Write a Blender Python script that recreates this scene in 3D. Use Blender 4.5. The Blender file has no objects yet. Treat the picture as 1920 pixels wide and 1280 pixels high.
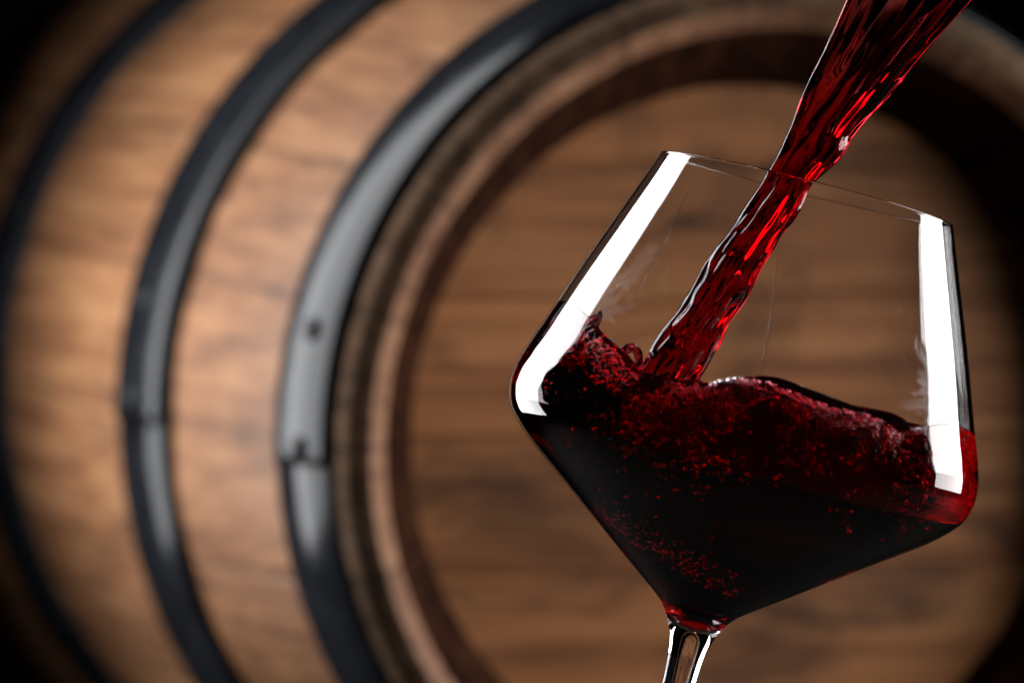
import bpy, math, random
import numpy as np
from mathutils import Vector, Matrix, noise as mn
import bmesh

random.seed(7)
rng = np.random.default_rng(11)
sc = bpy.context.scene

# ------------------------------------------------------------------ camera
PXF = 6400.0                       # focal length in pixels of the 1920 px wide photograph
YG = 0.80                          # distance of the glass axis
PX = YG / PXF                      # metres per pixel at the glass
cam_d = bpy.data.cameras.new('camera')
cam = bpy.data.objects.new('camera', cam_d)
sc.collection.objects.link(cam)
cam.location = (0, 0, 0)
cam.rotation_euler = (math.pi / 2, 0, 0)
cam_d.sensor_width = 36.0
cam_d.lens = 120.0
cam_d.clip_start = 0.02
cam_d.clip_end = 50
cam_d.dof.use_dof = True
cam_d.dof.focus_distance = 0.787
cam_d.dof.aperture_fstop = 11.0
sc.camera = cam

# ------------------------------------------------------------------ world, exposure, render settings
w = bpy.data.worlds.new('World')
sc.world = w
w.use_nodes = True
w.node_tree.nodes['Background'].inputs[0].default_value = (0.9, 0.95, 1.0, 1)
w.node_tree.nodes['Background'].inputs[1].default_value = 0.004
sc.view_settings.view_transform = 'Standard'
sc.view_settings.look = 'None'
sc.view_settings.exposure = 0
sc.view_settings.gamma = 1
sc.render.engine = 'CYCLES'
cy = sc.cycles
cy.max_bounces = 28
cy.transmission_bounces = 26
cy.glossy_bounces = 12
cy.diffuse_bounces = 3
cy.volume_bounces = 0
cy.transparent_max_bounces = 12
cy.use_denoising = True
cy.denoiser = 'OPENIMAGEDENOISE'
cy.caustics_reflective = True
cy.caustics_refractive = True
cy.sample_clamp_indirect = 30
cy.blur_glossy = 0.0

# ------------------------------------------------------------------ studio lamps (strip softboxes beside the glass)
def softbox(name, loc, facing, sx, sz, radiance, col=(1, 1, 1)):
    d = bpy.data.lights.new(name, 'AREA')
    d.shape = 'RECTANGLE'
    d.size = sx
    d.size_y = sz
    d.energy = radiance * math.pi * sx * sz
    d.color = col
    o = bpy.data.objects.new(name, d)
    sc.collection.objects.link(o)
    o.location = loc
    o.rotation_euler = Vector(facing).to_track_quat('-Z', 'Y').to_euler()
    return o

softbox('strip_softbox', (-0.395, 1.265, 0.37), (1, -.30, -.05), 0.39, 1.08, 7.0, (0.97, 0.985, 1.0))
softbox('strip_softbox', (0.78, 1.15, 0.28), (-.92, -.2, -.12), 0.42, 0.95, 7.8, (1.0, 0.99, 0.97))

# ------------------------------------------------------------------ helpers
def link(o):
    sc.collection.objects.link(o)
    return o

def mesh_obj(name, V, Fc, mat, parent=None, smooth=True):
    me = bpy.data.meshes.new(name)
    V = np.asarray(V, dtype=np.float64)
    me.from_pydata(V.tolist(), [], Fc if isinstance(Fc, list) else Fc.tolist())
    if smooth:
        me.polygons.foreach_set('use_smooth', np.ones(len(me.polygons), dtype=bool))
    me.materials.append(mat)
    me.update()
    o = link(bpy.data.objects.new(name, me))
    if parent is not None:
        o.parent = parent
    return o

def grid_faces(nr, nc, off=0, flip=False):
    """nr rings of nc vertices, closed round."""
    i = np.arange(nr - 1)[:, None]
    j = np.arange(nc)[None, :]
    a = i * nc + j
    b = i * nc + (j + 1) % nc
    c = (i + 1) * nc + (j + 1) % nc
    d = (i + 1) * nc + j
    q = np.stack([a, b, c, d], -1).reshape(-1, 4) + off
    return q[:, ::-1] if flip else q

def catmull(xs, ys, xq):
    """monotone-ish cubic through points"""
    xs = np.asarray(xs, float); ys = np.asarray(ys, float)
    h = np.diff(xs); dl = np.diff(ys) / h
    m = np.zeros_like(ys)
    m[1:-1] = np.where(dl[:-1] * dl[1:] > 0, 2 * dl[:-1] * dl[1:] / (dl[:-1] + dl[1:] + 1e-12), 0)
    m[0] = dl[0]; m[-1] = dl[-1]
    xq = np.clip(xq, xs[0], xs[-1])
    k = np.clip(np.searchsorted(xs, xq) - 1, 0, len(xs) - 2)
    t = (xq - xs[k]) / h[k]
    return ((2*t**3-3*t**2+1)*ys[k] + (t**3-2*t**2+t)*h[k]*m[k] + (-2*t**3+3*t**2)*ys[k+1] + (t**3-t**2)*h[k]*m[k+1])

def N(nt, t, **kw):
    n = nt.nodes.new(t)
    for k, v in kw.items():
        setattr(n, k, v)
    return n

def new_mat(name):
    m = bpy.data.materials.new(name)
    m.use_nodes = True
    nt = m.node_tree
    nt.nodes.clear()
    out = N(nt, 'ShaderNodeOutputMaterial')
    return m, nt, out

def nz(x, y, z, s=1.0):
    return mn.noise(Vector((x * s, y * s, z * s)))

# ------------------------------------------------------------------ materials
def mat_glass(name, ior, col=(1, 1, 1, 1), bump=None):
    m, nt, out = new_mat(name)
    g = N(nt, 'ShaderNodeBsdfGlass')
    g.inputs['Color'].default_value = col
    g.inputs['Roughness'].default_value = 0
    g.inputs['IOR'].default_value = ior
    nt.links.new(g.outputs[0], out.inputs[0])
    if bump:
        tc = N(nt, 'ShaderNodeTexCoord')
        n = N(nt, 'ShaderNodeTexNoise')
        n.inputs['Scale'].default_value = bump[0]
        n.inputs['Detail'].default_value = 3
        b = N(nt, 'ShaderNodeBump')
        b.inputs['Strength'].default_value = bump[1]
        b.inputs['Distance'].default_value = bump[2]
        nt.links.new(tc.outputs['Object'], n.inputs['Vector'])
        nt.links.new(n.outputs[0], b.inputs['Height'])
        nt.links.new(b.outputs[0], g.inputs['Normal'])
    return m, nt, out

M_glass, _, _ = mat_glass('clear_crystal', 1.5)
M_bubble, _, _ = mat_glass('air_bubble', 0.75)
M_foam, nt, out = new_mat('micro_foam')
b = N(nt, 'ShaderNodeBsdfPrincipled')
b.inputs['Base Color'].default_value = (.95, .93, .93, 1); b.inputs['Roughness'].default_value = .06; b.inputs['Metallic'].default_value = 1.0
b.inputs['Specular IOR Level'].default_value = 1.0
nt.links.new(b.outputs[0], out.inputs[0])

def mat_wine(name, red, green, blue, aerated=False):
    """absorption per metre of the three colours"""
    m, nt, out = mat_glass(name, 1.34)
    v = N(nt, 'ShaderNodeVolumeAbsorption')
    D = max(green, blue) * 1.02
    v.inputs['Color'].default_value = (1 - red / D, 1 - green / D, 1 - blue / D, 1)
    v.inputs['Density'].default_value = D
    nt.links.new(v.outputs[0], out.inputs['Volume'])
    if aerated:
        L = nt.links.new
        g = [n for n in nt.nodes if n.type == 'BSDF_GLASS'][0]
        at = N(nt, 'ShaderNodeAttribute'); at.attribute_name = 'aeration'
        tc = N(nt, 'ShaderNodeTexCoord')
        n1 = N(nt, 'ShaderNodeTexNoise'); n1.inputs['Scale'].default_value = 400; n1.inputs['Detail'].default_value = 2
        n1.inputs['Distortion'].default_value = 1.2
        n2 = N(nt, 'ShaderNodeTexVoronoi'); n2.inputs['Scale'].default_value = 520; n2.feature = 'SMOOTH_F1'
        L(tc.outputs['Object'], n1.inputs['Vector']); L(tc.outputs['Object'], n2.inputs['Vector'])
        ad = N(nt, 'ShaderNodeMath', operation='MULTIPLY_ADD'); ad.inputs[1].default_value = .6
        L(n2.outputs['Distance'], ad.inputs[0]); L(n1.outputs[0], ad.inputs[2])
        ml = N(nt, 'ShaderNodeMath', operation='MULTIPLY')
        L(ad.outputs[0], ml.inputs[0]); L(at.outputs['Fac'], ml.inputs[1])
        bp = N(nt, 'ShaderNodeBump'); bp.inputs['Strength'].default_value = 1; bp.inputs['Distance'].default_value = .0016
        L(ml.outputs[0], bp.inputs['Height']); L(bp.outputs[0], g.inputs['Normal'])
    return m
M_wine = mat_wine('red_wine', 34, 700, 620, True)
M_stream = mat_wine('poured_red_wine', 60, 640, 560)

def wood(name, base, dark, light, grain_axis, stave=None, rough=0.55, stain=0.6, seed=0.0, spec=.3):
    """oak: grain stretched along grain_axis of the object; planks tinted one by one"""
    m, nt, out = new_mat(name)
    L = nt.links.new
    tc = N(nt, 'ShaderNodeTexCoord')
    sep = N(nt, 'ShaderNodeSeparateXYZ')
    L(tc.outputs['Object'], sep.inputs[0])
    if stave == 'round':           # staves of the body: by angle round the barrel
        at = N(nt, 'ShaderNodeMath', operation='ARCTAN2')
        L(sep.outputs['Y'], at.inputs[0]); L(sep.outputs['X'], at.inputs[1])
        mul = N(nt, 'ShaderNodeMath', operation='MULTIPLY'); mul.inputs[1].default_value = 22 / (2 * math.pi)
        L(at.outputs[0], mul.inputs[0])
    else:                          # boards of the head
        mul = N(nt, 'ShaderNodeMath', operation='MULTIPLY'); mul.inputs[1].default_value = 1 / 0.052
        L(sep.outputs['Y'], mul.inputs[0])
    fl = N(nt, 'ShaderNodeMath', operation='FLOOR'); L(mul.outputs[0], fl.inputs[0])
    wn = N(nt, 'ShaderNodeTexWhiteNoise', noise_dimensions='1D'); L(fl.outputs[0], wn.inputs['W'])
    # grain coordinates, shifted by board
    cmb = N(nt, 'ShaderNodeCombineXYZ')
    L(wn.outputs['Value'], cmb.inputs[0]); L(wn.outputs['Value'], cmb.inputs[1]); L(wn.outputs['Value'], cmb.inputs[2])
    sc3 = N(nt, 'ShaderNodeVectorMath', operation='SCALE'); sc3.inputs['Scale'].default_value = 3.0
    L(cmb.outputs[0], sc3.inputs[0])
    add = N(nt, 'ShaderNodeVectorMath', operation='ADD')
    L(tc.outputs['Object'], add.inputs[0]); L(sc3.outputs[0], add.inputs[1])
    mp = N(nt, 'ShaderNodeMapping')
    s = [1, 1, 1]; s[grain_axis] = 0.045
    mp.inputs['Scale'].default_value = s
    mp.inputs['Location'].default_value = (seed, seed * .7, seed * 1.3)
    L(add.outputs[0], mp.inputs[0])
    n1 = N(nt, 'ShaderNodeTexNoise'); n1.inputs['Scale'].default_value = 190; n1.inputs['Detail'].default_value = 6
    n1.inputs['Roughness'].default_value = .65; n1.inputs['Distortion'].default_value = .2
    L(mp.outputs[0], n1.inputs['Vector'])
    n2 = N(nt, 'ShaderNodeTexNoise'); n2.inputs['Scale'].default_value = 85; n2.inputs['Detail'].default_value = 4
    n2.inputs['Distortion'].default_value = .25
    L(mp.outputs[0], n2.inputs['Vector'])
    mix = N(nt, 'ShaderNodeMath', operation='MULTIPLY_ADD'); mix.inputs[1].default_value = .55
    L(n1.outputs[0], mix.inputs[0])
    m2 = N(nt, 'ShaderNodeMath', operation='MULTIPLY'); m2.inputs[1].default_value = .5
    L(n2.outputs[0], m2.inputs[0]); L(m2.outputs[0], mix.inputs[2])
    cr = N(nt, 'ShaderNodeValToRGB')
    cr.color_ramp.elements[0].position = .40; cr.color_ramp.elements[0].color = (*dark, 1)
    cr.color_ramp.elements[1].position = .66; cr.color_ramp.elements[1].color = (*light, 1)
    e = cr.color_ramp.elements.new(.52); e.color = (*base, 1)
    L(mix.outputs[0], cr.inputs[0])
    # stains: larger dark weathered patches drawn out along the grain
    mp2 = N(nt, 'ShaderNodeMapping')
    s2 = [1, 1, 1]; s2[grain_axis] = 0.22 if stave else .42
    mp2.inputs['Scale'].default_value = s2
    mp2.inputs['Location'].default_value = (seed * 2.1, seed, seed * .4)
    L(tc.outputs['Object'], mp2.inputs[0])
    n3 = N(nt, 'ShaderNodeTexNoise'); n3.inputs['Scale'].default_value = 26; n3.inputs['Detail'].default_value = 4
    n3.inputs['Roughness'].default_value = .6; n3.inputs['Distortion'].default_value = .5
    L(mp2.outputs[0], n3.inputs['Vector'])
    cr2 = N(nt, 'ShaderNodeValToRGB')
    cr2.color_ramp.elements[0].position = .33; cr2.color_ramp.elements[0].color = (1, 1, 1, 1)
    cr2.color_ramp.elements[1].position = .50; cr2.color_ramp.elements[1].color = (0, 0, 0, 1)
    L(n3.outputs[0], cr2.inputs[0])
    st = N(nt, 'ShaderNodeMath', operation='MULTIPLY'); st.inputs[1].default_value = stain
    L(cr2.outputs[0], st.inputs[0])
    mx = N(nt, 'ShaderNodeMixRGB', blend_type='MIX')
    mx.inputs['Color2'].default_value = (dark[0] * .45, dark[1] * .5, dark[2] * .6, 1)
    L(st.outputs[0], mx.inputs[0]); L(cr.outputs[0], mx.inputs['Color1'])
    # board tint
    mr = N(nt, 'ShaderNodeMapRange'); mr.inputs['To Min'].default_value = .74 if stave else .86; mr.inputs['To Max'].default_value = 1.16
    L(wn.outputs['Value'], mr.inputs['Value'])
    tint = N(nt, 'ShaderNodeVectorMath', operation='SCALE')
    L(mx.outputs[0], tint.inputs[0]); L(mr.outputs[0], tint.inputs['Scale'])
    fr = N(nt, 'ShaderNodeMath', operation='PINGPONG'); fr.inputs[1].default_value = .5
    L(mul.outputs[0], fr.inputs[0])
    sm = N(nt, 'ShaderNodeMapRange'); sm.interpolation_type = 'SMOOTHSTEP'
    sm.inputs['From Min'].default_value = .0; sm.inputs['From Max'].default_value = .035
    sm.inputs['To Min'].default_value = .45 if stave else .8; sm.inputs['To Max'].default_value = 1
    L(fr.outputs[0], sm.inputs['Value'])
    tin2 = N(nt, 'ShaderNodeVectorMath', operation='SCALE')
    L(tint.outputs[0], tin2.inputs[0]); L(sm.outputs[0], tin2.inputs['Scale'])
    tint = tin2
    bs = N(nt, 'ShaderNodeBsdfPrincipled')
    bs.inputs['Roughness'].default_value = rough
    bs.inputs['Specular IOR Level'].default_value = spec
    L(tint.outputs[0], bs.inputs['Base Color'])
    bp = N(nt, 'ShaderNodeBump'); bp.inputs['Strength'].default_value = .35; bp.inputs['Distance'].default_value = .0006
    L(n1.outputs[0], bp.inputs['Height']); L(bp.outputs[0], bs.inputs['Normal'])
    L(bs.outputs[0], out.inputs[0])
    return m

M_body = wood('oak_staves', (.205, .088, .037), (.110, .045, .019), (.28, .138, .062), 2, 'round', stain=.35, seed=1.7)
M_head = wood('oak_head', (.46, .182, .066), (.24, .088, .032), (.57, .25, .10), 0, None, stain=.95, seed=6.4)
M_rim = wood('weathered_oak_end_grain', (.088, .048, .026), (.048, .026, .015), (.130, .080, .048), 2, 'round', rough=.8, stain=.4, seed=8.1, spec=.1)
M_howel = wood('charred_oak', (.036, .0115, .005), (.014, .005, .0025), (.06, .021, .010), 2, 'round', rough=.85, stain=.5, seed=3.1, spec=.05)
M_bevel = wood('planed_oak_bevel', (.32, .155, .085), (.17, .075, .04), (.42, .22, .125), 2, 'round', rough=.6, stain=.3, seed=5.5)

def mat_steel():
    m, nt, out = new_mat('blackened_steel')
    L = nt.links.new
    tc = N(nt, 'ShaderNodeTexCoord')
    n = N(nt, 'ShaderNodeTexNoise'); n.inputs['Scale'].default_value = 45; n.inputs['Detail'].default_value = 6
    L(tc.outputs['Object'], n.inputs['Vector'])
    cr = N(nt, 'ShaderNodeValToRGB')
    cr.color_ramp.elements[0].position = .3; cr.color_ramp.elements[0].color = (.006, .0065, .008, 1)
    cr.color_ramp.elements[1].position = .75; cr.color_ramp.elements[1].color = (.014, .0155, .019, 1)
    L(n.outputs[0], cr.inputs[0])
    mr = N(nt, 'ShaderNodeMapRange'); mr.inputs['To Min'].default_value = .13; mr.inputs['To Max'].default_value = .27
    L(n.outputs[0], mr.inputs['Value'])
    b = N(nt, 'ShaderNodeBsdfPrincipled')
    b.inputs['Metallic'].default_value = .0
    b.inputs['Specular IOR Level'].default_value = .24
    L(cr.outputs[0], b.inputs['Base Color']); L(mr.outputs[0], b.inputs['Roughness'])
    bp = N(nt, 'ShaderNodeBump'); bp.inputs['Strength'].default_value = .3; bp.inputs['Distance'].default_value = .0008
    L(n.outputs[0], bp.inputs['Height']); L(bp.outputs[0], b.inputs['Normal'])
    L(b.outputs[0], out.inputs[0])
    return m
M_steel = mat_steel()

# ------------------------------------------------------------------ backdrop: black studio sweep
m, nt, out = new_mat('black_backdrop_cloth')
b = N(nt, 'ShaderNodeBsdfPrincipled')
b.inputs['Roughness'].default_value = .95
b.inputs['Specular IOR Level'].default_value = .1
n = N(nt, 'ShaderNodeTexNoise'); n.inputs['Scale'].default_value = 6
cr = N(nt, 'ShaderNodeValToRGB')
cr.color_ramp.elements[0].color = (.003, .003, .0032, 1); cr.color_ramp.elements[1].color = (.006, .006, .0062, 1)
nt.links.new(n.outputs[0], cr.inputs[0]); nt.links.new(cr.outputs[0], b.inputs['Base Color'])
nt.links.new(b.outputs[0], out.inputs[0])
prof = [(-.6, -.272), (2.4, -.272)] + [(2.4 + .5 * math.sin(a), -.272 + .5 - .5 * math.cos(a)) for a in np.linspace(.1, math.pi / 2, 12)] + [(2.9, 2.6)]
V = [(x, y, z - .05) for (y, z) in prof for x in (-2.5, 2.5)]
Fc = [[2*i, 2*i+1, 2*i+3, 2*i+2] for i in range(len(prof) - 1)]
o = mesh_obj('backdrop', V, Fc, m)
o['kind'] = 'structure'

m, nt, out = new_mat('grey_tabletop')
b = N(nt, 'ShaderNodeBsdfPrincipled')
b.inputs['Roughness'].default_value = .8
b.inputs['Specular IOR Level'].default_value = .1
n = N(nt, 'ShaderNodeTexNoise'); n.inputs['Scale'].default_value = 30; n.inputs['Detail'].default_value = 6
cr = N(nt, 'ShaderNodeValToRGB')
cr.color_ramp.elements[0].color = (.006, .0057, .0055, 1); cr.color_ramp.elements[1].color = (.013, .0125, .012, 1)
nt.links.new(n.outputs[0], cr.inputs[0]); nt.links.new(cr.outputs[0], b.inputs['Base Color'])
nt.links.new(b.outputs[0], out.inputs[0])
V = [(x, y, z) for x in (-.85, 1.0) for y in (.62, 2.0) for z in (-.310, -.288)]
o = mesh_obj('tabletop', V, [[0, 1, 3, 2], [4, 6, 7, 5], [0, 4, 5, 1], [2, 3, 7, 6], [1, 5, 7, 3], [0, 2, 6, 4]], m, smooth=False)
o['kind'] = 'structure'

# ------------------------------------------------------------------ oak barrel
C0 = Vector((0.1044, 1.2718, -0.0382)); yaw, pit = 0.3004, 0.0495
ax = Vector((-math.sin(yaw) * math.cos(pit), math.cos(yaw) * math.cos(pit), math.sin(pit)))   # from the head into the depth
e1 = ax.cross(Vector((0, 0, 1))).normalized(); e2 = e1.cross(ax).normalized()
RB = Matrix((e1, e2, ax)).transposed()      # columns: right, up, depth
barrel = link(bpy.data.objects.new('wine_barrel', None))
barrel.matrix_world = Matrix.Translation(C0) @ (Matrix((( e1.x, e2.x, ax.x), (e1.y, e2.y, ax.y), (e1.z, e2.z, ax.z)))).to_4x4()
barrel['label'] = 'round oak barrel with dark riveted steel hoops, lying on its side behind the tilted glass'
barrel['category'] = 'barrel'

def lathe(name, pts, mat, parent, nseg=192, closed=False, fn=None):
    """pts (s, r) along the local Z"""
    pts = np.array(pts)
    th = np.linspace(0, 2 * np.pi, nseg, endpoint=False)
    V = []
    for s, r in pts:
        rr = np.full(nseg, r) if fn is None else fn(th, s, r)
        V.append(np.stack([rr * np.cos(th), rr * np.sin(th), np.full(nseg, s)], 1))
    V = np.concatenate(V)
    F = grid_faces(len(pts), nseg)
    if closed:
        nr = len(pts)
        j = np.arange(nseg)
        F = np.concatenate([F, np.stack([(nr-1)*nseg + j, (nr-1)*nseg + (j+1) % nseg, (j+1) % nseg, j], 1)])
    return mesh_obj(name, V, F, mat, parent)

WS = [0, .0077, .0385, .1668, .2002, .31, .4326, .467, .55, .66, .80, .93, 1.08, 1.12]
WR = [.1715, .1738, .1835, .2034, .2115, .2215, .2250, .2320, .2430, .2490, .2440, .2270, .1880, .1780]
wr = lambda s: catmull(WS, WR, s)
NS = 22
def staves(th, s, r):
    k = th * NS / (2 * np.pi)
    f = np.abs((k % 1) - 0.0); f = np.minimum(f, 1 - f)
    groove = -0.0007 * np.exp(-(f / .02) ** 2)
    flat = 0.0006 * (np.cos((k % 1 - .5) * 2 * np.pi))      # each stave slightly crowned
    return r + groove + flat * .5
ss = np.linspace(.0085, 1.115, 110)
body = lathe('body', [(s, wr(s)) for s in ss] + [(1.12, .168), (1.115, .160), (1.07, .15), (1.07, .001)], M_body, barrel, 22 * 26, fn=lambda th, s, r: staves(th, s, r) if r > .1702 else np.full_like(th, r))
# chime: the sawn stave ends, their planed inner bevel and the charred howel
def scallop(th, s, r):
    k = th * NS / (2 * np.pi)
    f = np.minimum(k % 1, 1 - k % 1)
    return r - 0.0005 * np.exp(-(f / .03) ** 2)
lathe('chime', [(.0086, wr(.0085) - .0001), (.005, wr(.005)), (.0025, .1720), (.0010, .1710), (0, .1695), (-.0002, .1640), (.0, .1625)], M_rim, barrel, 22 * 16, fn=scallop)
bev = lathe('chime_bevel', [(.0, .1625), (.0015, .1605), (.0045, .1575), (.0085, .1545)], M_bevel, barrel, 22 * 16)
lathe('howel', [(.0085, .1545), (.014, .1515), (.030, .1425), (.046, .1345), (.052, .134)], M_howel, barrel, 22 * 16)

# head: seven boards with narrow joints
def head_mesh():
    R = .1348; s0 = .0470; bw = .052
    V = []; F = []
    edges = np.arange(-3, 4) * bw
    nu = 36
    for k in range(-3, 3):
        y0, y1 = k * bw, (k + 1) * bw
        y0 = max(y0, -R); y1 = min(y1, R)
        rows = [(y0 + .0003, .0009), (y0 + .0011, .0001), (y0 + .003, 0), ((y0 + y1) / 2, -.0002), (y1 - .003, 0), (y1 - .0011, .0001), (y1 - .0003, .0009)]
        off = len(V)
        for (y, dz) in rows:
            y = max(-R + 1e-4, min(R - 1e-4, y))
            hx = math.sqrt(max(R * R - y * y, 1e-8))
            for i in range(nu + 1):
                V.append((-hx + 2 * hx * i / nu, y, s0 + dz))
        for r_ in range(len(rows) - 1):
            for i in range(nu):
                a = off + r_ * (nu + 1) + i
                F.append([a, a + nu + 1, a + nu + 2, a + 1])
    # back sheet so that the joints are closed
    off = len(V)
    for i in range(96):
        a = 2 * math.pi * i / 96
        V.append((R * math.cos(a), R * math.sin(a), s0 + .0012))
    F.append(list(range(off, off + 96)))
    return V, F
V, F = head_mesh()
mesh_obj('head', V, F, M_head, barrel, smooth=False)

def hoop(s0, r0, s1, r1, ov, rivets, overlap=True):
    """riveted band; the doubled end runs between the angles ov[0] and ov[1] (degrees)"""
    t = .0022
    d = np.array([s1 - s0, r1 - r0]); d /= np.linalg.norm(d); nrm = np.array([-d[1], d[0]])
    P = [np.array([s0, r0]), np.array([s1, r1])]
    def ring(ext):
        return [P[0] - nrm * (t + .0010), P[0] - nrm * .0006 + ext * 0, P[0] + d * .0007 + nrm * 0.0002,
                P[1] - d * .0007 + nrm * 0.0002, P[1] - nrm * .0006, P[1] - nrm * (t + .0010)]
    a0, a1 = math.radians(ov[0]), math.radians(ov[1])
    def fn(th, s, r):
        w_ = .0008 * np.sin(th * 3 + s0 * 50) * .4
        return r + w_
    h = lathe('hoop', ring(0), M_steel, barrel, 256, fn=fn)
    # lapped end plate
    n = 60
    V = []
    th = np.linspace(a0, a1, n)
    cs = [P[0] + d * .0015 - nrm * .0003, P[0] + d * .0018 + nrm * .0019, P[0] + d * .0028 + nrm * .0024,
          P[1] - d * .0028 + nrm * .0024, P[1] - d * .0018 + nrm * .0019, P[1] - d * .0015 - nrm * .0003]
    for a in th:
        for c in cs:
            r = c[1] + .0008 * math.sin(a * 3 + s0 * 50) * .4
            V.append((r * math.cos(a), r * math.sin(a), c[0]))
    F = []
    for i in range(n - 1):
        for j in range(5):
            F.append([i*6+j, i*6+j+1, (i+1)*6+j+1, (i+1)*6+j])
    F.append([0, 1, 2, 3, 4, 5][::-1]); F.append([(n-1)*6 + j for j in range(6)])
    mesh_obj('lapped_end', V, F, M_steel, h)
    for (fr, deg) in rivets:
        a = math.radians(deg)
        c = P[0] + (P[1] - P[0]) * fr + nrm * .0022
        ctr = Vector((c[1] * math.cos(a), c[1] * math.sin(a), c[0]))
        nn = Vector((nrm[1] * math.cos(a), nrm[1] * math.sin(a), nrm[0])).normalized()
        q = nn.to_track_quat('Z', 'Y').to_matrix()
        V = []; F = []
        rp = [(.0045, -.0006), (.0045, .0004), (.0041, .0017), (.0030, .0029), (.0016, .0035)]
        for (rr, zz) in rp:
            for i in range(20):
                p = q @ Vector((rr * math.cos(i * math.pi / 10), rr * math.sin(i * math.pi / 10), zz)) + ctr
                V.append(tuple(p))
        F = grid_faces(len(rp), 20).tolist() + [[80 + i for i in range(20)]]
        mesh_obj('rivet', V, F, M_steel, h)
    return h
# angle on the barrel of a photo height: left silhouette side is 180 deg; larger angles go down
hoop(.0077, .1757, .0430, .1872, (100, 182.5), [(.45, 166.9), (.45, 180.5)])
hoop(.1585, .2068, .2055, .2155, (90, 181), [(.45, 167.4), (.5, 178.3)])
hoop(.4326, .2272, .4730, .2360, (90, 178), [(.5, 160), (.5, 172)])
hoop(.8800, .2372, .9150, .2322, (40, 70), [])
hoop(1.0750, .1920, 1.1080, .1840, (40, 70), [])

# ------------------------------------------------------------------ wine glass (tilted 14.5 degrees)
TA = math.radians(14.5)
gz = Vector((math.sin(TA), 0, math.cos(TA)))
RIM = Vector(((1511 - 960) * PX, YG, (640 - 358) * PX))
gx = Vector((math.cos(TA), 0, -math.sin(TA))); gy = Vector((0, 1, 0))
OD = np.array([0, 43, 120, 253, 350, 420, 452, 480, 505, 528, 550, 578, 640, 700, 750, 778, 795, 812, 837, 865, 900, 950, 1050, 1350, 1750, 1960, 2000, 2025, 2045])
OR = np.array([283, 299.5, 329, 379, 413, 438, 446.5, 449, 445, 436, 418, 388, 304, 222, 154, 115, 91, 71, 52.5, 41.5, 34, 31, 28, 26, 27, 34, 50, 90, 200.])
orad = lambda d: catmull(OD, OR, d)
ID = np.array([0, 43, 120, 253, 350, 420, 450, 476, 498, 520, 541, 568, 632, 694, 743, 775, 795, 812, 828, 838, 844, 846])
IR = np.array([277, 292.5, 321.5, 371, 405, 430, 437.5, 439, 435, 425, 408, 380, 297, 215, 148, 104, 79, 58, 39, 25, 11, 0.1])
def prof_len(xs, ys, n):
    d = np.linspace(xs[0], xs[-1], 4000); r = catmull(xs, ys, d)
    L = np.concatenate([[0], np.cumsum(np.hypot(np.diff(d), np.diff(r)))])
    q = np.linspace(0, L[-1], n)
    return np.interp(q, L, d), np.interp(q, L, r)
glass = link(bpy.data.objects.new('wine_glass', None))
glass['label'] = 'large clear crystal wine glass tilted to the right, half full of red wine'
glass['category'] = 'wine glass'
FOOT_D = 2055
glass.matrix_world = Matrix.Translation(RIM - gz * FOOT_D * PX) @ Matrix(((gx.x, gy.x, gz.x), (gx.y, gy.y, gz.y), (gx.z, gy.z, gz.z))).to_4x4()
def gl_lathe(name, d, r, nseg=256):
    th = np.linspace(0, 2 * np.pi, nseg, endpoint=False)
    V = np.concatenate([np.stack([rr * PX * np.cos(th), rr * PX * np.sin(th), np.full(nseg, (FOOT_D - dd) * PX)], 1) for dd, rr in zip(d, r)])
    return V, grid_faces(len(d), nseg)
SEAM = 880
od, orr = prof_len(OD, OR, 900)
k = od <= SEAM
od_b, or_b = np.append(od[k], SEAM), np.append(orr[k], orad(np.array([SEAM]))[0])
idd, irr = prof_len(ID, IR, 420)
# rounded lip between the two walls
lip = [(-1.6, 277.6), (-2.6, 279), (-3, 280.5), (-2.6, 282), (-1.4, 283)]
bd = np.concatenate([idd[::-1], [l[0] for l in lip], od_b]); br = np.concatenate([irr[::-1], [l[1] for l in lip], or_b])
V, F = gl_lathe('bowl', bd, br, 360)
mesh_obj('bowl', V, F, M_glass, glass)
k = od > SEAM
sd = np.concatenate([[SEAM], od[k], [2050, 2055, 2055]]); sr = np.concatenate([[orad(np.array([SEAM]))[0]], orr[k], [330, 340, 1]])
ks = sd <= 1985
V, F = gl_lathe('stem', sd[ks], sr[ks], 128)
mesh_obj('stem', V, F, M_glass, glass)
RIMn = np.array(RIM); gzn = np.array(gz); gxn = np.array(gx)
irad = lambda d: catmull(ID, IR, d)

def wall_hit(xp, yp, inset=0.0, front=True):
    """point on the inner wall (shrunk by inset metres) seen at photo pixel xp, yp"""
    R = np.array([(xp - 960) / PXF, 1, -(yp - 640) / PXF])
    ts = np.linspace(.72, .88, 1600) if front else np.linspace(.88, .72, 1600)
    P = R[None] * ts[:, None]
    q = P - RIMn
    u = -(q @ gzn) / PX
    w_ = q + (u * PX)[:, None] * gzn
    rad = np.linalg.norm(w_, axis=1)
    ok = (u > 0) & (u < 846) & (rad <= irad(u) * PX - inset)
    i = np.argmax(ok)
    return P[i] if ok.any() else None

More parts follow.
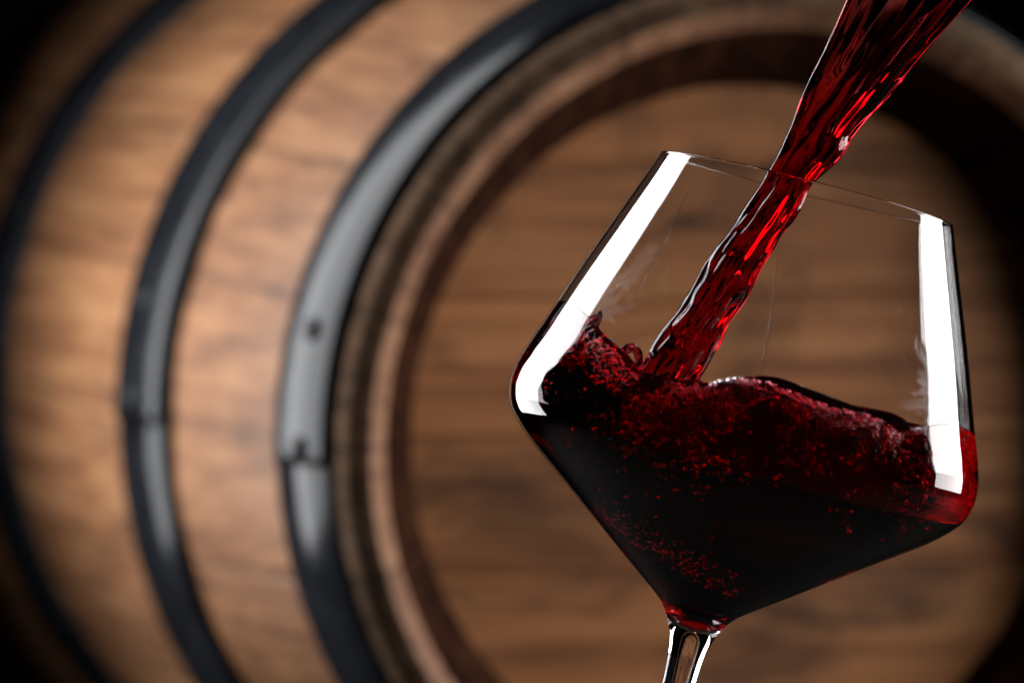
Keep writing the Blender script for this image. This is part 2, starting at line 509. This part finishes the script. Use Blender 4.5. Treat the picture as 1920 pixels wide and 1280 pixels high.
# drip trails left on the inside of the far wall
def trail(x0, y0, x1, y1, wid):
    n = 40; V = []; k = 0
    for i in range(n):
        f = i / (n - 1)
        xp = x0 + (x1 - x0) * f + 1.5 * math.sin(f * 9 + x0); yp = y0 + (y1 - y0) * f
        p = wall_hit(xp, yp, 0.00002, False)
        if p is None: continue
        k += 1
        q = p - RIMn; u = q @ gzn; nin = -(q - u * gzn); nin /= np.linalg.norm(nin)
        t = np.cross(nin, gzn)
        w_ = wid * (math.sin(math.pi * min(max(f, .03), .97)) ** .5)
        for a in np.linspace(0, math.pi, 9):
            V.append(p + t * w_ * math.cos(a) + nin * w_ * .3 * math.sin(a) - nin * .00004)
    F = [[i*9+j, i*9+j+1, (i+1)*9+j+1, (i+1)*9+j] for i in range(k - 1) for j in range(8)]
    o = mesh_obj('drip_trail', V, F, M_glass)
    o.parent = glass
    o.matrix_parent_inverse = glass.matrix_world.inverted()
trail(1298, 345, 1168, 600, .00018)
trail(1467, 430, 1420, 760, .00020)

# ------------------------------------------------------------------ wine in the glass
CXp = np.array([900, 1060, 1078, 1092, 1108, 1122, 1140, 1160, 1180, 1200, 1250, 1300, 1325, 1350, 1375, 1400, 1425, 1450, 1475, 1500, 1530, 1560, 1600, 1630, 1655, 1672, 1685, 1705, 1730, 1760, 1800, 1812, 1840, 1900])
CYp = np.array([525, 528, 540, 565, 590, 622, 645, 662, 690, 704, 713, 722, 722, 714, 710, 709, 712, 720, 731, 740, 752, 764, 770, 777, 788, 806, 812, 801, 795, 793, 800, 815, 850, 860.])
def surf(P):
    """height of the liquid at world x, y (vectorised)"""
    x, y = P[..., 0], P[..., 1]
    xp = 960 + PXF * x / YG
    front = np.interp(xp, CXp, CYp)
    back = np.interp(xp, [900, 1050, 1100, 1200, 1350, 1600, 1850], [560, 575, 650, 728, 740, 775, 825])
    t = np.clip((y - (YG - .045)) / .05, 0, 1); t = t * t * (3 - 2 * t)
    yp = front * (1 - t) + back * t
    d = y * (1 - t) + YG * t
    return (640 - yp) * d / PXF
nth = 420
ths = np.linspace(0, 2 * np.pi, nth, endpoint=False)
ddense = np.linspace(846, 60, 1500)
OV = 1.3                                  # the wine wets the wall: its skin lies a hair inside the crystal
rd = irad(ddense) + OV
dirs = np.cos(ths)[:, None] * gxn + np.sin(ths)[:, None] * np.array([0, 1, 0])
Pw = RIMn[None, None] - gzn[None, None] * (ddense * PX)[:, None, None] + dirs[None] * (rd * PX)[:, None, None]
over = Pw[..., 2] > surf(Pw)
first = np.argmax(over, axis=0)
dcon = ddense[first]
dcon = np.array([np.mean(np.take(dcon, range(i - 1, i + 2), mode='wrap')) for i in range(nth)])
nrow = 240
Vw = []
for i in range(nrow):
    f = (i / (nrow - 1))
    d = 847 + (dcon - 847) * f ** .9
    r = irad(np.minimum(d, 846)) + OV
    if i == 0: r = np.full(nth, .2)
    p = RIMn[None] - gzn[None] * (d * PX)[:, None] + dirs * (r * PX)[:, None]
    Vw.append(p)
contact = Vw[-1]
ctr = contact.mean(0); ntop = 200
for i in range(1, ntop + 1):
    f = 1 - i / ntop
    p = ctr[None] + (contact - ctr[None]) * f
    p = p.copy()
    z = surf(p)
    bl = min(1, (1 - f) / .02)
    nzv = np.array([mn.noise(Vector((a[0] * 130, a[1] * 130, 1.3))) * .0013 + mn.noise(Vector((a[0] * 330, a[1] * 330, 4.3))) * .0005 for a in p])
    edge = min(1, (1 - f) / .12)
    xq = 960 + PXF * p[:, 0] / YG
    nzv = nzv * (1 + 1.6 * np.exp(-((xq - 1150) / 70) ** 2))
    p[:, 2] = contact[:, 2] * (1 - bl) + z * bl + nzv * edge
    # meniscus: slight climb at the wall
    p[:, 2] += .0006 * math.exp(-((1 - f) / .02))
    Vw.append(p)
Vw = np.concatenate(Vw)
Fw = grid_faces(nrow + ntop, nth, flip=False)
wine = mesh_obj('wine', Vw, Fw, M_wine)
# how much air is whirled into the skin of the wine: most just below the surface, a streak down the left flank
aer = np.zeros(len(Vw))
for i in range(nrow * nth):
    p = Vw[i]
    xp = 960 + PXF * p[0] / p[1]; yp = 640 - PXF * p[2] / p[1]
    dep = yp - np.interp(xp, CXp, CYp)
    a_ = math.exp(-max(dep, 0) / 120) * (.55 + .9 * mn.noise(Vector((p[0] * 60, p[1] * 60, p[2] * 90))))
    a_ *= min(1, .12 + max(dep, 0) / 34)
    q_ = (yp - (940 + (xp - 1100) * .62)) / 26
    a_ += .16 * math.exp(-q_ * q_) * (1 if 1080 < xp < 1420 else 0) * (p[1] < YG)
    aer[i] = max(0, min(1, a_)) * (0.9 if p[1] > YG + .008 else np.interp(xp, [1000, 1110, 1180, 1540, 1640, 1700], [.04, .15, .9, .9, .3, .05]))
at_ = wine.data.attributes.new('aeration', 'FLOAT', 'POINT')
at_.data.foreach_set('value', aer.astype(np.float32))
wine['label'] = 'dark red wine swirling in the tilted glass bowl, frothy along its surface'
wine['category'] = 'wine'

def ico(sub):
    import bmesh
    bm = bmesh.new(); bmesh.ops.create_icosphere(bm, subdivisions=sub, radius=1)
    V = np.array([v.co[:] for v in bm.verts]); F = np.array([[v.index for v in f.verts] for f in bm.faces]); bm.free()
    return V, F
def balls(name, pts, rads, sub, mat, parent, squash=None):
    iv, jf = ico(sub)
    n = len(pts)
    V = (iv[None] * np.asarray(rads)[:, None, None])
    if squash is not None:
        V = V * squash[:, None, :]
    V = V + np.asarray(pts)[:, None]
    F = (jf[None] + (np.arange(n) * len(iv))[:, None, None]).reshape(-1, 3)
    return mesh_obj(name, V.reshape(-1, 3), F, mat, parent)

# fine bubbles whirled through the wine behind the front wall
pts, rads, sq = [], [], []
def bub(xp, yp, inset, r, front=True):
    p = wall_hit(xp, yp, inset + r + .0003, front)
    if p is None: return
    if p[2] + r > surf(p) - .0002: return
    pts.append(p); rads.append(r); sq.append(rng.uniform(.7, 1.5, 3))
for _ in range(9000):
    xp = rng.uniform(965, 1815); lo = np.interp(xp, CXp, CYp)
    depth = rng.exponential(62)
    if depth > 330: continue
    dens = np.interp(xp, [965, 1050, 1350, 1500, 1815], [1, 1, .9, .45, .3])
    cl = .5 + 1.1 * nz(xp / 70, (lo + depth) / 40, 2.2)
    if rng.random() > dens * cl: continue
    bub(xp, lo + 6 + depth, (.0004 + rng.exponential(.0022)), 10 ** (rng.uniform(-3.95, -3.3) - .25 * (rng.random() < .5)))
for _ in range(450):
    t = rng.random(); xp = 1120 + 260 * t + rng.normal(0, 12); yp = 960 + 160 * t - abs(rng.normal(0, 22))
    bub(xp, yp, abs(rng.normal(0, .002)), 10 ** rng.uniform(-4.0, -3.5))
fb = balls('fine_bubbles', pts, rads, 2, M_foam, wine, np.array(sq))
fb['kind'] = 'stuff'
# froth along the wall
pts, rads, sq = [], [], []
for _ in range(420):
    xp = rng.uniform(1330, 1690); lo = np.interp(xp, CXp, CYp)
    dep = abs(rng.normal(0, 18)) * np.interp(xp, [1330, 1450, 1560, 1690], [.35, .6, 1.5, 1.2])
    if rng.random() > np.interp(xp, [1330, 1400, 1450, 1520, 1680], [.5, .4, .35, 1, 1]): continue
    r = 10 ** rng.uniform(-3.7, -3.05)
    p = wall_hit(xp, lo + 3 + dep, r * .8)
    if p is None: continue
    pts.append(p); rads.append(r); sq.append(np.ones(3))
for _ in range(120):
    xp = rng.uniform(1685, 1815); lo = np.interp(xp, CXp, CYp)
    r = 10 ** rng.uniform(-3.9, -3.5); p = wall_hit(xp, lo + 4 + abs(rng.normal(0, 7)), r * .8)
    if p is not None: pts.append(p); rads.append(r); sq.append(np.ones(3))
fo = balls('froth', pts, rads, 3, M_bubble, wine, np.array(sq)); fo['kind'] = 'stuff'
for (xp, yp, r) in [(1590, 785, .0016), (1552, 778, .0010), (1530, 790, .0013), (1418, 722, .0011), (1395, 724, .0008), (1612, 800, .0008)]:
    p = wall_hit(xp, yp, r * .9)
    balls('bubble', [p], [r], 4, M_bubble, wine)

# tongues of wine thrown up beside the left wall
def tongue(path, seed):
    P = np.array([[(x - 960) * PX, YG + dy, (640 - y) * PX] for (x, y, dy, r) in path]); Rr = np.array([r for *_, r in path])
    k = np.arange(len(path)); q = np.linspace(0, len(path) - 1, 70)
    C_ = np.stack([catmull(k, P[:, i], q) for i in range(3)], 1); r_ = catmull(k, Rr, q)
    T = np.gradient(C_, axis=0); T /= np.linalg.norm(T, axis=1)[:, None]
    V = []; n = 40
    for i in range(70):
        a = np.cross(T[i], [0, 1, 0]); a /= np.linalg.norm(a); b_ = np.cross(T[i], a)
        for j in range(n):
            t = 2 * math.pi * j / n
            rr = r_[i] * (1 + .25 * mn.noise(Vector((math.cos(t) * 1.5 + seed, math.sin(t) * 1.5, q[i] * 1.7))))
            V.append(C_[i] + a * rr * math.cos(t) * .75 + b_ * rr * math.sin(t) * 1.3)
    F = grid_faces(70, n).tolist(); F.append(list(range(n))[::-1]); F.append(list(range(69 * n, 70 * n)))
    o = mesh_obj('splash_tongue', V, F, M_stream, wine)
    bm = bmesh.new(); bm.from_mesh(o.data); bmesh.ops.recalc_face_normals(bm, faces=bm.faces); bm.to_mesh(o.data); bm.free()
tongue([(1065, 700, -.012, .0050), (1085, 650, -.012, .0042), (1108, 612, -.011, .0024), (1122, 592, -.010, .0011), (1127, 584, -.010, .0002)], 1)
tongue([(1100, 715, -.006, .0050), (1118, 680, -.006, .0038), (1136, 655, -.005, .0022), (1146, 640, -.005, .0010), (1149, 634, -.005, .0002)], 5)
tongue([(1140, 722, -.002, .0040), (1150, 690, -.002, .0027), (1165, 664, -.001, .0018), (1184, 652, 0, .0014), (1198, 668, .001, .0014), (1202, 694, .002, .0020), (1205, 722, .002, .0030)], 9)

# ------------------------------------------------------------------ the poured stream
LE = [(-190, 1655), (0, 1588), (86, 1549), (161, 1511), (247, 1477.5), (322, 1440), (371, 1410), (424, 1376), (480, 1335), (496, 1322), (552, 1291), (609, 1254), (656, 1222), (709, 1194), (745, 1180)]
RE = [(-190, 1975), (0, 1822), (67, 1762), (146, 1695), (199, 1650), (247, 1605), (296, 1575), (345, 1530), (397, 1500), (439, 1470), (480, 1444), (515, 1426), (562, 1401), (590, 1379), (618, 1360), (646, 1354), (687, 1329), (718, 1313), (745, 1308)]
yy = np.linspace(-190, 742, 760)
le = catmull([a for a, _ in LE], [b for _, b in LE], yy); re_ = catmull([a for a, _ in RE], [b for _, b in RE], yy)
nt_ = 320
tt = np.linspace(0, 2 * np.pi, nt_, endpoint=False)
c = np.cos(tt); sgn = np.sign(np.sin(tt)) * np.abs(np.sin(tt)) ** .8
Vs = np.zeros((len(yy), nt_, 3))
ang = np.arctan2(c, np.sin(tt))
for i, yv in enumerate(yy):
    xc = (le[i] + re_[i]) / 2; hw = (re_[i] - le[i]) / 2
    k = np.clip(yv / 420, 0, 1); k = k * k * (3 - 2 * k)
    top = .0016 + .0052 * np.exp(-((c - .66) / .32) ** 2) + .0012 * np.exp(-((c + .85) / .2) ** 2)
    bot = np.full_like(c, .0058)
    th_ = top * (1 - k) + bot * k
    x = xc + hw * c
    # flow coordinate for the ripples
    L = yv
    disp = np.empty(nt_); dispx = np.empty(nt_)
    for j in range(nt_):
        cx_, sx_ = math.cos(tt[j]), math.sin(tt[j])
        a = mn.noise(Vector((cx_ * 3.2, sx_ * 1.6 + 3, L / 420)))
        b2 = mn.noise(Vector((cx_ * 4.6, sx_ * 2.0 + 9, L / 230)))
        warp = mn.noise(Vector((cx_ * 2, sx_ * 2, L / 90))) * 1.2
        c3 = mn.noise(Vector((cx_ * 2.1 + warp, sx_ * 1.6 + 5, L / 46)))
        d4 = mn.noise(Vector((cx_ * 7 + warp, sx_ * 4 + 1, L / 22)))
        lo_ = k
        disp[j] = (a * 1.1 + b2 * (.40 + .5 * max(cx_, 0)) * (1 - .5 * lo_)) * .0015 + (c3 * (.05 + .95 * lo_) + d4 * .04 * lo_) * .0013
        dispx[j] = mn.noise(Vector((cx_ * .8 + 20, sx_ * .5, L / 55))) * 2.8 * (.2 + lo_)
    x = x + dispx + c * disp / PX * .5
    y = YG + sgn * (th_ * (1 + 0 * c)) + np.sin(tt) * disp
    z = (640 - yv) * PX
    Vs[i, :, 0] = (x - 960) * PX; Vs[i, :, 1] = y; Vs[i, :, 2] = z
Vf = Vs.reshape(-1, 3)
Ff = grid_faces(len(yy), nt_, flip=True).tolist()
Ff.append(list(range(nt_))); Ff.append(list(range((len(yy) - 1) * nt_, len(yy) * nt_))[::-1])
stream = mesh_obj('wine_stream', Vf, Ff, M_stream)
stream['label'] = 'rippled stream of red wine pouring down from the top into the glass'
stream['category'] = 'wine stream'

# consistent outward normals
import bmesh
for ob in [o for o in sc.objects if o.type == 'MESH' and o.name.split('.')[0] in ('wine', 'wine_stream', 'bowl', 'stem', 'foot', 'body', 'hoop', 'chime', 'chime_bevel', 'howel', 'lapped_end', 'rivet')]:
    bm = bmesh.new(); bm.from_mesh(ob.data)
    if ob.name in ('wine', 'wine_stream'):
        if bm.calc_volume(signed=True) < 0:
            bmesh.ops.reverse_faces(bm, faces=bm.faces)
    elif ob.name.startswith(('bowl', 'stem', 'foot')):
        # the outer wall must face away from the axis
        bm.faces.ensure_lookup_table()
        best = max(bm.faces, key=lambda f: math.hypot(*f.calc_center_median()[:2]))
        cm = best.calc_center_median()
        if best.normal.x * cm.x + best.normal.y * cm.y < 0 and not ob.name.startswith('foot'):
            bmesh.ops.reverse_faces(bm, faces=bm.faces)
        elif ob.name.startswith('foot') and best.normal.x * cm.x + best.normal.y * cm.y < 0:
            bmesh.ops.reverse_faces(bm, faces=bm.faces)
    else:
        bmesh.ops.recalc_face_normals(bm, faces=bm.faces)
    bm.to_mesh(ob.data); bm.free()
